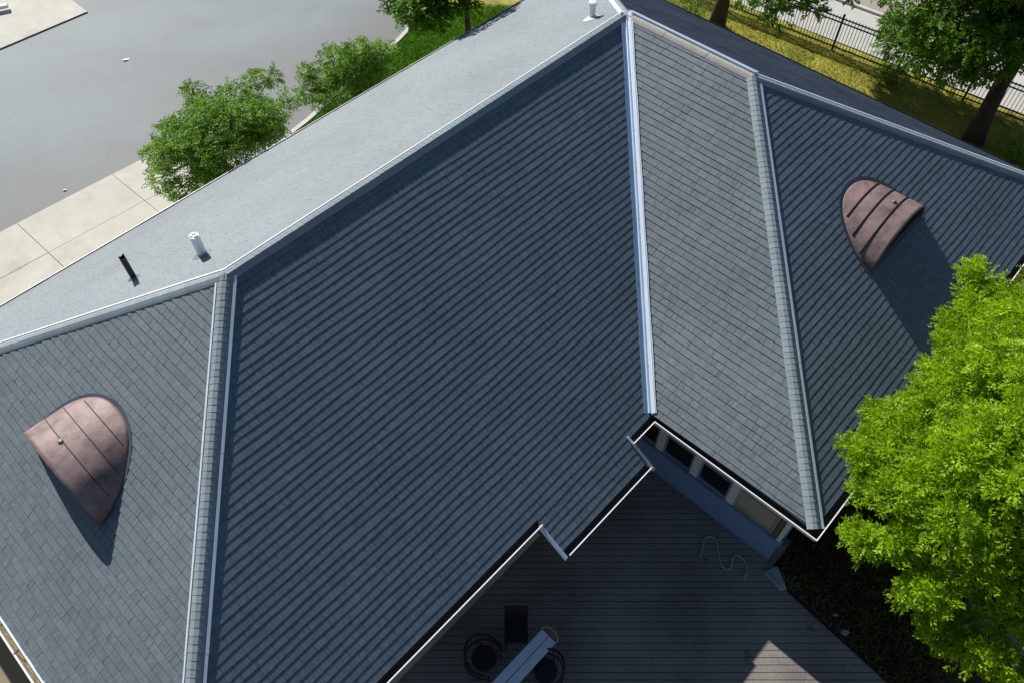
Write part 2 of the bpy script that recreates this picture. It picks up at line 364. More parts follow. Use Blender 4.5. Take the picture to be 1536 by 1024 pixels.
def nrm(a,b,c):
    n = (b-a).cross(c-a).normalized(); return n if n.z > 0 else -n
N0 = nrm(C6,C1,P1); N1 = nrm(C0,P2,P1); N2 = nrm(C1,C0,P1); N3 = nrm(C4,P3,P2); N4 = nrm(C4,C5,P3); N5 = nrm(C5,C6,P2)
def side(t, n, other):                # direction lying in face n, square to t, pointing away from the crest
    s = t.cross(n).normalized()
    if s.dot(other) < 0: s = -s
    return s
def crest(name, p, q, na, nb, ca, cb, label, wid=.15, mat='cap', strips=(), tint_seed=1, piece=.115, lift=0.):
    """ridge or hip cap made of overlapping pieces from p (top) to q; ca/cb: a point on face a/b"""
    rnd = random.Random(tint_seed); t = (q-p).normalized(); L = (q-p).length
    sa = side(t, na, ca-p); sb = side(t, nb, cb-p); up = (na+nb).normalized()
    mb = MB(HC); k = int(L/piece)+1; step = L/k
    prof = [(1.,.008),(.88,.018),(.6,.028),(.2,.036)]
    for i in range(k):
        d0 = i*step-.01; d1 = (i+1)*step; j = rnd.uniform(-.002,.002)
        def ring(d, l):
            c = p+t*d+up*(l+lift); pts = []
            for f, h in prof: pts.append(c+sa*(wid*f+j)+na*h)
            for f, h in prof[::-1]: pts.append(c+sb*(wid*f+j)+nb*h)
            return pts
        r0 = ring(max(d0,0), .002); r1 = ring(d1, .007); n = len(r0); base = ring(d1, -.01)
        tn = rnd.uniform(.75,1)
        mb.add(r0+r1, [(m_, m_+1, n+m_+1, n+m_) for m_ in range(n-1)], tn)
        mb.add(r1+base, [(m_, m_+1, n+m_+1, n+m_) for m_ in range(n-1)], .35)
        ea = [r0[0], r1[0], r1[0]-na*.03, r0[0]-na*.03]; eb = [r0[-1], r1[-1], r1[-1]-nb*.03, r0[-1]-nb*.03]
        mb.poly(ea, tn); mb.poly(eb[::-1], tn)
    o = mb.build(name, M[mat], house, label=label)
    for (which, off, w, mname, *hh) in strips:
        s_, n_ = (sa, na) if which == 'a' else (sb, nb)
        m2 = MB(HC); hh = hh[0] if hh else .026; c0 = p+s_*off+n_*hh; c1 = q+s_*off+n_*hh
        nseg = max(1, int((c1-c0).length/2.4)); rj = random.Random(nseg+tint_seed)
        for q_ in range(nseg):
            e0 = c0.lerp(c1, q_/nseg); e1 = c0.lerp(c1, (q_+1)/nseg); jj = s_*rj.uniform(-.004,.004); gp_ = t*.004
            m2.beam(e0+jj+gp_, e1+jj*.3-gp_, w*rj.uniform(.93,1.05), .024, up=n_)
        m2.build('edge_flashing', M[mname], o)
    return o
c0_, c1_, c2_, c3_, c4_, c5_ = Vector((5,14,3)), Vector((5,5,3)), Vector((-2,9,3)), Vector((8,2,3)), Vector((13,1,3)), Vector((18,8,3))
crest('ridge_cap', P2, P1, N0, N1, c0_, c1_, 'long main ridge cap with double white edge on the street side', wid=.155, strips=(('a',.168,.060,'white_metal',.020),('a',.11,.025,'white_metal',.038)), tint_seed=2)
crest('ridge_cap', P2, P3, N3, N5, c3_, c5_, 'short ridge of the right wing in beige and sky tinted white metal', wid=.13, mat='beige_cap', strips=(('b',.105,.17,'flashing',.075),('b',.205,.03,'white_metal',.085)), tint_seed=3, piece=1.2)
crest('hip_cap', P1, C1, N0, N2, c0_, c2_, 'hip cap running to the far left corner with white edge', wid=.155, strips=(('a',.168,.060,'white_metal',.020),('a',.11,.025,'white_metal',.038)), tint_seed=4)
crest('hip_cap', P1, C0, N1, N2, c1_, c2_, 'hip cap running down to the front left corner', wid=.135, strips=(('a',.162,.048,'flashing_bright',.014),('b',.156,.030,'white_metal',.016)), tint_seed=5)
crest('hip_cap', P3, C4, N3, N4, c3_, c4_, 'rounded hip cap running down to the pointed eave corner', wid=.135, strips=(('b',.162,.048,'flashing_bright',.014),), tint_seed=6)
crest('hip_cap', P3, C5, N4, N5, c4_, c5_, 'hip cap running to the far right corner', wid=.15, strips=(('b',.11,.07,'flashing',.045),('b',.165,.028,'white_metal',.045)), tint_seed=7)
crest('hip_cap', P2, C6, N0, N5, c0_, c5_, 'hip cap running away from the highest corner', wid=.15, strips=(('a',.08,.10,'white_metal'),), tint_seed=8)
# valley
t = (V-P2).normalized(); top = P2-Vector((0,0,.02)); bot = V+t*.02
s3 = side(t, N3, c4_-P2); s1 = side(t, N1, c1_-P2)
if s3.z < 0: s3 = -s3
if s1.z < 0: s1 = -s1
vb = MB(HC); rings = []
for f in [i/24 for i in range(25)]:
    c = P2.lerp(bot, f); w = .145+.005*math.sin(f*31)
    rings.append([c+s1*w+N1*.030, c+s1*(w-.02)+N1*.022, c+s1*.035+N1*.014, c+s1*.012+Vector((0,0,.035)), c+s3*.012+Vector((0,0,.035)), c+s3*.035+N3*.014, c+s3*(w-.02)+N3*.022, c+s3*w+N3*.030])
for a, b in zip(rings, rings[1:]):
    vb.add(a+b, [(i,i+1,9+i,8+i) for i in range(7)])
vf = vb.build('valley_flashing', M['flashing'], house, label='wide white metal valley flashing tinted sky blue with a raised centre rib')
vw = MB(HC); vw.beam(P2+s3*.09+N3*.028, bot+s3*.09+N3*.028, .06, .012, up=N3); vw.build('edge_flashing', M['white_metal'], vf)

# gutters
def offset_line(pts, d, out_sign):
    res = []
    for i, p in enumerate(pts):
        dirs = []
        if i > 0: dirs.append((pts[i]-pts[i-1]).to_2d().normalized())
        if i < len(pts)-1: dirs.append((pts[i+1]-pts[i]).to_2d().normalized())
        ns = [Vector((x.y,-x.x))*out_sign for x in dirs]
        if len(ns) == 2:
            m = (ns[0]+ns[1]).normalized(); m = m/max(.3, m.dot(ns[0]))
        else: m = ns[0]
        res.append(Vector((p.x+m.x*d, p.y+m.y*d, p.z)))
    return res
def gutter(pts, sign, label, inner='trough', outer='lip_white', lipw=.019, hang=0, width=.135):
    prof = [(.0,.0),(0,-.11),(width-.03,-.11),(width,.0),(width-.012,.0),(width-.04,-.095),(.01,-.095),(.01,0)]
    mb = MB(HC); lines = [[q+Vector((0,0,z-.012)) for q in offset_line(pts, d, sign)] for d, z in prof]
    n = len(prof)
    for i in range(len(pts)-1):
        for k in range(n):
            a, b = lines[k], lines[(k+1)%n]
            mb.poly([a[i], b[i], b[i+1], a[i+1]])
    for i in (0, len(pts)-1): mb.poly([lines[k][i] for k in range(n)])
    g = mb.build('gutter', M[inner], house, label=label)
    lb = MB(HC)
    lp = [[q+Vector((0,0,z-.012)) for q in offset_line(pts, d, sign)] for d, z in ((width-.012,-.002),(width+lipw-.012,-.002),(width+lipw-.012,.02),(width-.012,.02))]
    for i in range(len(pts)-1):
        for k in range(4):
            lb.poly([lp[k][i], lp[(k+1)%4][i], lp[(k+1)%4][i+1], lp[k][i+1]])
    for i in (0, len(pts)-1): lb.poly([lp[k][i] for k in range(4)])
    # outer face of the gutter
    fo = [[q+Vector((0,0,z-.012)) for q in offset_line(pts, d, sign)] for d, z in ((width+.002,-.004),(width-.028,-.113))]
    for i in range(len(pts)-1): lb.poly([fo[0][i], fo[1][i], fo[1][i+1], fo[0][i+1]])
    lb.build('gutter_lip', M[outer], g)
    for i in range(hang):
        f = (i+.5)/hang; hb = MB(HC)
        a = pts[0].lerp(pts[-1], f); o_ = offset_line(pts, width+.01, sign); b = o_[0].lerp(o_[-1], f)
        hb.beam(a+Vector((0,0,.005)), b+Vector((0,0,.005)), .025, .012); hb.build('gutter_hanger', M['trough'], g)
    fb = MB(HC)
    fa = [[q+Vector((0,0,z)) for q in offset_line(pts, d, sign)] for d, z in ((-.006,-.008),(-.006,-.20),(-.03,-.20),(-.03,-.008))]
    for i in range(len(pts)-1):
        for k in range(4): fb.poly([fa[k][i], fa[(k+1)%4][i], fa[(k+1)%4][i+1], fa[k][i+1]])
    fb.build('fascia', M['white_trim'], house)
    return g
zb = z1(2.95)
def VZ(a,b,z): return Vector((a,b,z))
gutter([VZ(-2.84-.13,3.58,EZ), VZ(4.42,3.58,EZ)], 1, 'front gutter with dark trough and bright white lip left of the eave step')
gutter([VZ(4.44,2.95,zb), VZ(6.80,2.95,zb)], 1, 'front gutter along the stepped out eave')
gutter([VZ(6.82,3.44,VB.z), VZ(7.60,3.44,VB.z), VZ(7.60,-.05,EZ-.02), VZ(19.21,-.05,EZ-.02)], 1, 'gutter turning from the valley around the pointed corner')
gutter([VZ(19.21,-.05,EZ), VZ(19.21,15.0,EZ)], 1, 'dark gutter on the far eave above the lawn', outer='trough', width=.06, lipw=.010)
gutter([VZ(19.21,15.0,EZ), VZ(-2.84,15.0,EZ)], 1, 'street side gutter with thin white and black edges', width=.06, lipw=.012)
gutter([VZ(-2.84,15.0,EZ), VZ(-2.84,3.58,EZ)], 1, 'left side gutter holding tan leaf litter', inner='tan_trough', hang=14, width=.11, lipw=.03)
eb = MB(HC); eb.beam(VZ(-2.835,3.6,EZ+.012), VZ(-2.835,14.98,EZ+.012), .045, .02); eb.build('drip_edge', M['white_metal'], house)
# rakes of the stepped eave
rb = MB(HC)
rb.beam(VZ(4.395,3.50,z1(3.50)-.02), VZ(4.395,2.84,z1(2.84)-.02), .05, .05)
rb.build('rake_trim', M['flashing'], house, label='white metal trim tinted sky blue on the side of the eave step')
rb = MB(HC); rb.beam(VZ(4.36,3.47,z1(3.47)-.03), VZ(4.36,2.83,z1(2.83)-.03), .018, .06); rb.build('rake_trim', M['lip_white'], house, label='bright white edge of the eave step')
rb = MB(HC); rb.beam(VZ(6.835,3.5,z1(3.5)-.05), VZ(6.835,2.80,z1(2.80)-.05), .05, .14); rb.build('rake_trim', M['white_trim'], house, label='white end board of the stepped eave beside the valley')

# walls, soffit
WZ = 2.53
walls = MB(HC)
wp = [(-2.35,4.05),(7.96,4.05),(7.96,.30),(18.8,.30),(18.8,14.55),(-2.35,14.55)]
# windows are cut into the wall from (7.96,4.05) to (7.96,.30): bays between z .95 and 2.10
n = len(wp)
for i in range(n):
    (x0,y0),(x1,y1) = wp[i], wp[(i+1)%n]
    if i == 1:
        walls.add([(x0,y0,2.12),(x1,y1,2.12),(x1,y1,WZ),(x0,y0,WZ)], [(0,1,2,3)])
    else:
        walls.add([(x0,y0,-.25),(x1,y1,-.25),(x1,y1,WZ),(x0,y0,WZ)], [(0,1,2,3)])
walls.build('wall', M['wall_beige'], house)
# lapped siding under the window band
sb = MB(HC)
for k in range(8):
    za = -.12+k*.133; zt = za+.137
    sb.add([(7.945,4.05,za),(7.945,.28,za),(7.96,.28,zt),(7.96,4.05,zt),(7.965,4.05,za),(7.965,.28,za)], [(0,1,2,3),(4,5,1,0)], .5)
    sb.add([(7.945,.28,za),(7.96,.28,zt),(8.3,.295,zt),(8.3,.28,za)], [(0,1,2,3)])
sb.build('siding', M['siding'], house, label='blue grey lapped siding below the wing windows')
sl = MB(HC); sl.box((7.94,2.16,.955), .11, 3.80, .035); bevel(sl.build('sill_ledge', M['siding'], house))
BZ0, BZ1 = .975, 2.12
ib = MB(HC); ib.poly([(8.35,4.05,BZ0),(8.35,.3,BZ0),(8.35,.3,BZ1),(8.35,4.05,BZ1)]); ib.poly([(7.97,4.05,BZ0-.01),(7.97,.3,BZ0-.01),(8.35,.3,BZ0-.01),(8.35,4.05,BZ0-.01)])
ib.build('window_recess', M['louver'], house)
for bp_ in (3.27, 2.40, 1.51):
    pb = MB(HC); pb.box((7.975,bp_,(BZ0+BZ1)/2), .07, .165, BZ1-BZ0); bevel(pb.build('window_post', M['white_trim'], house))
pb = MB(HC); pb.box((7.965,.345,(BZ0+BZ1)/2), .09, .085, BZ1-BZ0); bevel(pb.build('window_post', M['white_trim'], house, label='bright white corner post at the end of the window band'))
def window(y0, y1, kind):
    f = MB(HC); w = .035
    for yy in (y0+w/2, y1-w/2): f.box((8.0,yy,(BZ0+BZ1)/2), .05, w, BZ1-BZ0-.004)
    for zz in (BZ0+w/2+.003, BZ1-w/2-.003): f.box((8.0,(y0+y1)/2,zz), .048, y1-y0-2*w-.002, w)
    f.box((8.0,(y0+y1)/2,1.62), .04, y1-y0-2*w-.004, .025)
    fr = f.build('window', M['soffit'] if kind == 'g' else M['wall_beige'], house, label='dark glazed window between white posts' if kind == 'g' else 'window closed with a beige roller blind')
    p = MB(HC); p.box((8.012,(y0+y1)/2,(BZ0+BZ1)/2), .012, y1-y0-2*w-.01, BZ1-BZ0-2*w-.01)
    p.build('pane' if kind == 'g' else 'roller_blind', M['glass'] if kind == 'g' else M['blind'], fr)
window(3.36, 4.02, 'g'); window(2.49, 3.18, 'g'); window(1.60, 2.31, 'g'); window(.52, 1.42, 'b')
f = MB(HC); f.box((7.985,.45,(BZ0+BZ1)/2), .05, .10, BZ1-BZ0); f.build('window_jamb', M['brown_wood'], house)
so = MB(HC)
sp = [(-2.80,3.61),(4.44,3.61),(4.44,2.99),(6.78,2.99),(6.78,3.49),(7.65,3.49),(7.65,-.01),(19.17,-.01),(19.17,14.96),(-2.80,14.96)]
so.poly([(x,y,EZ-.205 if not (2.9<y<3.1) else EZ-.42) for x,y in sp][::-1])
so = MB(HC); so.poly([(x,y,EZ-.21) for x,y in [(-2.80,3.61),(7.65,3.61),(7.65,-.01),(19.17,-.01),(19.17,14.96),(-2.80,14.96)]][::-1])
so.poly([(4.44,2.99,zb-.19),(4.44,3.6,zb-.19),(6.78,3.6,zb-.19),(6.78,2.99,zb-.19)])
so.build('soffit', M['soffit'], house)
db = MB(HC)
for k in range(7): db.box((8.03,.215,.06+k*.135), .20-.006*(k%2), .12+.008*(k%2), .13)
bevel(db.build('corner_board', M['dark_board'], house))

# dormers -------------------------------------------------------------
def dormer(mouth, dback, lat, w, h, k, label, bolt_s, bolt_d):
    """half barrel with a level crown that runs back until it meets the slope. mouth: centre of the mouth on the roof plane"""
    m = Vector(mouth); db_ = Vector(dback); lt = Vector(lat)
    zt = lambda s: h*(max(0,1-abs(s)**2.15))**.62
    def cr(d): return 1-.06*max(0,d/(h/k))**2
    def bk(s):
        lo, hi = 0., h/k
        for _ in range(30):
            mid = (lo+hi)/2
            if zt(s)*cr(mid) > mid*k: lo = mid
            else: hi = mid
        return lo
    def S(s, d, lift=0., sc=1.):
        back = zt(s)/k
        return m + lt*(s*w*sc) + db_*d + Vector((0,0, zt(s)+lift))
    NS, NT = 56, 18; b = MB(HC); vs = []
    ss = [math.sin((i/NS*2-1)*math.pi/2) for i in range(NS+1)]
    hood = -.07
    for s in ss:
        back = bk(s)+.02
        for j in range(NT+1):
            d = hood+(back-hood)*j/NT
            crown = 1-.06*max(0,d/(h/k))**2
            p = m + lt*(s*w) + db_*d; p.z = m.z + zt(s)*crown if True else 0
            rz = m.z+d*k
            p.z = max(p.z, rz-.03); vs.append(p)
    b.add(vs, [(i*(NT+1)+j, (i+1)*(NT+1)+j, (i+1)*(NT+1)+j+1, i*(NT+1)+j+1) for i in range(NS) for j in range(NT)])
    body = b.build('dormer', M['copper'], house, smooth=True, label=label)
    sld = body.modifiers.new('thick', 'SOLIDIFY'); sld.thickness = .02; sld.offset = -1
    # mouth rim
    # mouth louvre
    lb = MB(HC); pts = [m+lt*(s*w*.97)+Vector((0,0,zt(s)*.97)) for s in ss]
    lb.poly(pts); 
    for z in (.15,.3,.45):
        if z < h*.9:
            smax = (1-(z/h)**(1/.62))**(1/2.15)
            lb.beam(m+lt*(-smax*w*.93)+db_*(-.02)+Vector((0,0,z)), m+lt*(smax*w*.93)+db_*(-.02)+Vector((0,0,z)), .03, .02)
    lb.build('louver', M['louver'], body)
    # seams
    for d in (.30, .62, .93):
        sl_ = [s for s in [i/60*2-1 for i in range(61)] if bk(s) > d+.08]
        if len(sl_) < 3: continue
        tb = MB(HC); crown = 1-.06*(d/(h/k))**2
        pts = [m+lt*(s*w)+db_*d+Vector((0,0,zt(s)*crown+.006)) for s in sl_]
        tb.tube(pts, .019, 6); tb.build('seam', M['seam'], body, smooth=True)
    # bolt
    s = bolt_s; crown = 1-.06*(bolt_d/(h/k))**2; c = m+lt*(s*w)+db_*bolt_d+Vector((0,0,zt(s)*crown))
    kb = MB(HC); kb.tube([c-Vector((0,0,.02)), c+Vector((0,0,.03)), c+Vector((0,0,.045))], [.045,.045,.03], 14); kb.build('vent_knob', M['steel'], body, smooth=True)
    # skirt flashing on the slope round the foot
    kb = MB(HC); loop_i = []; loop_o = []
    for s in ss:
        back = bk(s); p = m+lt*(s*w)+db_*back; p.z = m.z+back*k+.016
        q = m+lt*(s*(w+.065))+db_*(back+.06*(1-abs(s)**3)); q.z = m.z+(back+.06*(1-abs(s)**3))*k+.018
        loop_i.append(p-Vector((0,0,0))); loop_o.append(q)
    # front apron
    fi = []; fo = []
    for i in range(13):
        s = 1-2*i/12; d = -.10
        fi.append(VZ(0,0,0)+m+lt*(s*w)+db_*0+Vector((0,0,.016))); q = m+lt*(s*(w+.065))+db_*d; q.z = m.z+d*k+.018; fo.append(q)
    li = loop_i+fi; lo = loop_o+fo; n_ = len(li)
    for i in range(n_): kb.add([li[i], li[(i+1)%n_], lo[(i+1)%n_], lo[i]], [(0,1,2,3)])
    for i in range(n_): kb.add([lo[i], lo[(i+1)%n_], lo[(i+1)%n_]-Vector((0,0,.016)), lo[i]-Vector((0,0,.016))], [(0,1,2,3)])
    kb.build('skirt_flashing', M['skirt'], body)
    return body
kF2 = 3.24/5.8; kF4 = 3.24/6.02
dm = -.76
dormer((dm, 9.42, EZ+(dm+2.84)*kF2), (1,0,0), (0,1,0), 1.15, .72, kF2, 'copper dormer with mottled sheen on the left hip end', .05, .28)
bm_ = 2.03
dormer((13.59, bm_, EZ+(bm_+.05)*kF4), (0,1,0), (1,0,0), 1.10, .74, kF4, 'evenly lit pinkish copper dormer on the right hip end', .15, .40)

# vent pipes ----------------------------------------------------------
def onF0(a, b): return Vector((a, b, EZ+(15.0-b)*3.24/5.73))
def pipe(a, b, h, r, mat, label, kind):
    c = onF0(a,b); t_ = MB(HC); nseg = 20
    if kind == 'cut':
        vs = []; 
        for ring_, rr in ((0,r),(1,r),(2,r*.8),(3,r*.8)):
            for k in range(nseg):
                an = 2*math.pi*k/nseg; z = (-.05 if ring_ in (0,3) else h+.035*math.cos(2*an))
                vs.append(c+Vector((rr*math.cos(an), rr*math.sin(an), z)))
        t_.add(vs, [(j*nseg+k, j*nseg+(k+1)%nseg, (j+1)*nseg+(k+1)%nseg, (j+1)*nseg+k) for j in range(3) for k in range(nseg)])
        pp = t_.build('vent_pipe', M[mat], house, smooth=False, label=label)
    else:
        t_.tube([c+Vector((0,0,-.05)), c+Vector((0,0,h)), c+Vector((0,0,h+.001)), c+Vector((0,0,h-.06))], [r,r,r*.82,r*.8], nseg, cap=True)
        pp = t_.build('vent_pipe', M[mat], house, label=label)
        if kind == 'cap':
            cb = MB(HC); cb.tube([c+Vector((0,0,h-.03)), c+Vector((0,0,h+.04)), c+Vector((0,0,h+.05))], [r*1.35,r*1.35,r*.9], 8); cb.build('pipe_cap', M['pvc'], pp)
        else:
            cb = MB(HC); rn = random.Random(3)
            for k in range(9):
                an = k*.7; q = c+Vector((r*.55*math.cos(an), r*.55*math.sin(an), h+.0+rn.uniform(-.005,.015)))
                cb.tube([q-Vector((0,0,.05)), q, q+Vector((0,0,.012))], [.035,.035,.018], 8)
            cb.build('pipe_cap', M['paper'], pp)
    fl = MB(HC); k0 = 3.24/5.73; ring0 = []; ring1 = []
    for k in range(20):
        an = 2*math.pi*k/20; rr = r*(2.1+.3*math.sin(3*an)) if kind != 'cap' else r*(2.3+.6*math.cos(an-3.6)+.2*math.sin(3*an))
        x, y = rr*math.cos(an), rr*math.sin(an)*1.0; ring0.append(c+Vector((x,y,-y*k0+.014)))
        ring1.append(c+Vector((r*1.02*math.cos(an), r*1.02*math.sin(an), .06-(r*math.sin(an)*k0)*.3)))
    for k in range(20): fl.poly([ring0[k], ring0[(k+1)%20], ring1[(k+1)%20], ring1[k]])
    fl.build('pipe_boot', M['sealant'] if kind == 'cap' else M['cap'], pp)
pipe(3.20, 10.75, .50, .085, 'pvc', 'white vent pipe with lumpy white top above the sidewalk end', 'lump')
pipe(2.155, 11.73, .60, .055, 'black_pipe', 'thin black vent pipe with a notched open top', 'cut')
pipe(13.52, 10.26, .36, .075, 'pvc', 'short white capped vent near the ridge corner with sealant patch', 'cap')

# ------------------------------------------------------------------ SETTING
def sheet(name, pts, z, mat, t=.0, kind='structure'):
    mb = MB(); mb.prism([tuple(p[:2]) for p in pts], z-max(t,.02), z)
    return tag(mb.build(name, mat), kind=kind)
g = MB(); g.poly([(-400,-400,-.16),(400,-400,-.16),(400,400,-.16),(-400,400,-.16)]); tag(g.build('ground', M['ground']), kind='structure')
# road, street side
road = sheet('road', [(-60,-27.5),(-14.1,15.28),(-12.42,16.89),(-10.57,18.65),(-9.68,19.6),(-7.4,17.0),(-7.45,18.3),(-6.95,19.2),(-5.95,20.92),(-3.92,24.47),(-1.5,30),(8,60),(-60,60)], -.10, M['asphalt'])
# sidewalk slabs (2.86 x 1.66 m) with open joints
sw = MB(); o0 = Vector((-14.1,15.28)); da = Vector((.7150,.6990)).normalized(); dn = Vector((.753,-.658))
for i in range(-8, 2):
    for j in range(3):
        x0 = .47+i*2.86; y0 = j*1.68+0.
        c = [o0+da*(x0+.007)+dn*(y0+.007), o0+da*(x0+2.86-.007)+dn*(y0+.007), o0+da*(x0+2.86-.007)+dn*(y0+1.68-.007), o0+da*(x0+.007)+dn*(y0+1.68-.007)]
        dz = random.uniform(-.004,.004); sw.prism([(p.x,p.y) for p in c][::-1], -.15, .0+dz, random.random())
swo = sw.build('sidewalk', M['concrete']); tag(swo, kind='structure'); bevel(swo, .004)
j = MB(); cc = [o0+da*(-24)+dn*.03, o0+da*6.16+dn*.03, o0+da*6.16+dn*5, o0+da*(-24)+dn*5]
j.poly([(p.x,p.y,-.035) for p in cc][::-1]); tag(j.build('sidewalk_joint_bed', M['soil']), kind='structure')
# white curb round the green lawn
cb = MB(); cl = [(-8.3,17.6),(-7.4,18.7),(-6.89,19.3),(-6.35,20.1),(-5.89,20.92),(-4.9,22.6),(-3.86,24.47),(-3.2,25.9),(-1.6,29.5),(3,40)]
for a, b in zip(cl, cl[1:]): cb.beam((a[0],a[1],-.05),(b[0],b[1],-.05), .15, .16)
tag(cb.build('curb', M['curb']), kind='structure')
sheet('lawn', [(-8.3,17.6),(-6.89,19.3),(-5.89,20.92),(-3.86,24.47),(-3.2,25.9),(.2,25.9),P(17.6,15.3)[:2],P(2,14.6)[:2]], -.02, M['lawn'])
sheet('dry_lawn', [P(17.62,15.3)[:2],(.22,25.9),(-3.2,25.92),(-1.6,29.5),(3,40),(3.4,30.2),(8.0,26.9),(10.95,24.42),(16.4,20.0),(22,15.4),P(20,-6)[:2],P(18.9,-3)[:2],P(18.9,14.5)[:2]], -.024, M['dry_lawn'])
# pavement beyond the fence
fp = lambda d, n_: (7.58+.781*d-(-.624)*n_*1.0, 26.5-.624*d+.781*n_)     # along / beyond the fence line
sheet('far_sidewalk', [fp(-8,.55),fp(30,.55),fp(30,2.9),fp(-8,2.9)], -.03, M['pave_far'])
cb = MB(); a, b = fp(-8,3.0), fp(30,3.0); cb.beam((a[0],a[1],-.02),(b[0],b[1],-.02), .14, .14); tag(cb.build('far_curb', M['curb']), kind='structure')
sheet('forecourt', [fp(-8,3.1),fp(30,3.1),fp(30,30),fp(-8,30)], -.08, M['sand_far'])
# upper left concrete pad
sheet('concrete_pad', [(-17.45,24.0),(-15.21,26.24),(-16.07,27.03),(-24,34),(-32,26),(-25,17.5)], -.06, M['concrete'])
# tan path on the left, grey walk bottom right, soil bed
sheet('gravel_path', [P(-6.5,-6)[:2],P(-2.2,-6)[:2],P(-2.2,13.5)[:2],P(-6.5,11)[:2]], -.03, M['tan_path'])
sheet('garden_walk', [(7.93,3.64),(9.19,4.75),(12,7.2),(20,3),(14,-6),(4.2,.3),(6.9,2.4)], -.03, M['grey_walk'])
sheet('soil_bed', [P(7.5,4.3)[:2],P(7.40,-2.6)[:2],P(7.1,-7)[:2],P(9.1,-7)[:2],P(9.1,-2.85)[:2],P(22,-2.6)[:2],P(22,.6)[:2]], -.045, M['soil'])
# patio deck: boards run across
deckpoly = [P(-4,4.04)[:2],P(-4,-8)[:2],P(7.10,-8)[:2],P(7.46,-2.6)[:2],P(7.66,-.35)[:2],P(7.95,-.1)[:2],P(7.95,4.04)[:2]]
db = MB(); y = -8.; rnd = random.Random(5)
def clip_concave(x0,x1,y0,y1): 
    return [(x0,y0),(x1,y0),(x1,y1),(x0,y1)]
while y < 9:
    w = .128; strip = clip_half(clip_half(deckpoly, (0,y+.003), (1,y+.003)), (1,y+w-.003), (0,y+w-.003))
    if len(strip) >= 3:
        xa = min(p[0] for p in strip)-rnd.uniform(0,3); xe = max(p[0] for p in strip)
        while xa < xe:
            L = rnd.choice((2.4,3.0,3.6)); xb = xa+L; c = clip_half(clip_half(strip, (xa+.003,1), (xa+.003,0)), (xb-.003,0), (xb-.003,1))
            if len(c) >= 3:
                dz = rnd.uniform(-.0025,.0025); db.prism(c, -.03, dz, .3+.4*rnd.random())
            xa = xb
    y += .134
tag(db.build('patio_deck', M['deck']), kind='structure')
dj = MB(); dj.prism(deckpoly, -.12, -.031); tag(dj.build('deck_joists', M['soil']), kind='structure')

# ------------------------------------------------------------------ FOLIAGE
def quads(name, C_, D_, N_, L_, W_, T_, mat, parent=None, fold=True):
    """diamond leaves: centre, direction, normal, length, width, tint"""
    n = len(C_); D_ = D_/np.linalg.norm(D_,axis=1,keepdims=True)
    S_ = np.cross(D_, N_); S_ /= np.linalg.norm(S_,axis=1,keepdims=True)+1e-9
    L_ = L_[:,None]; W_ = W_[:,None]
    v = np.empty((n,4,3)); v[:,0] = C_-D_*L_*.5; v[:,1] = C_+S_*W_*.5-D_*L_*.05; v[:,2] = C_+D_*L_*.5; v[:,3] = C_-S_*W_*.5-D_*L_*.05
    me = bpy.data.meshes.new(name); me.vertices.add(n*4); me.vertices.foreach_set('co', v.ravel())
    me.loops.add(n*4); me.loops.foreach_set('vertex_index', np.arange(n*4,dtype=np.int32))
    me.polygons.add(n); me.polygons.foreach_set('loop_start', np.arange(0,n*4,4,dtype=np.int32)); me.polygons.foreach_set('loop_total', np.full(n,4,dtype=np.int32))
    me.update(calc_edges=True)
    a = me.attributes.new('tint','FLOAT','FACE'); a.data.foreach_set('value', T_.astype(np.float32))
    me.materials.append(mat); o = bpy.data.objects.new(name, me); col.objects.link(o)
    if parent: o.parent = parent
    return o
def rdir(n, up=0.):
    d = RNG.normal(size=(n,3)); d[:,2] += up; return d/np.linalg.norm(d,axis=1,keepdims=True)
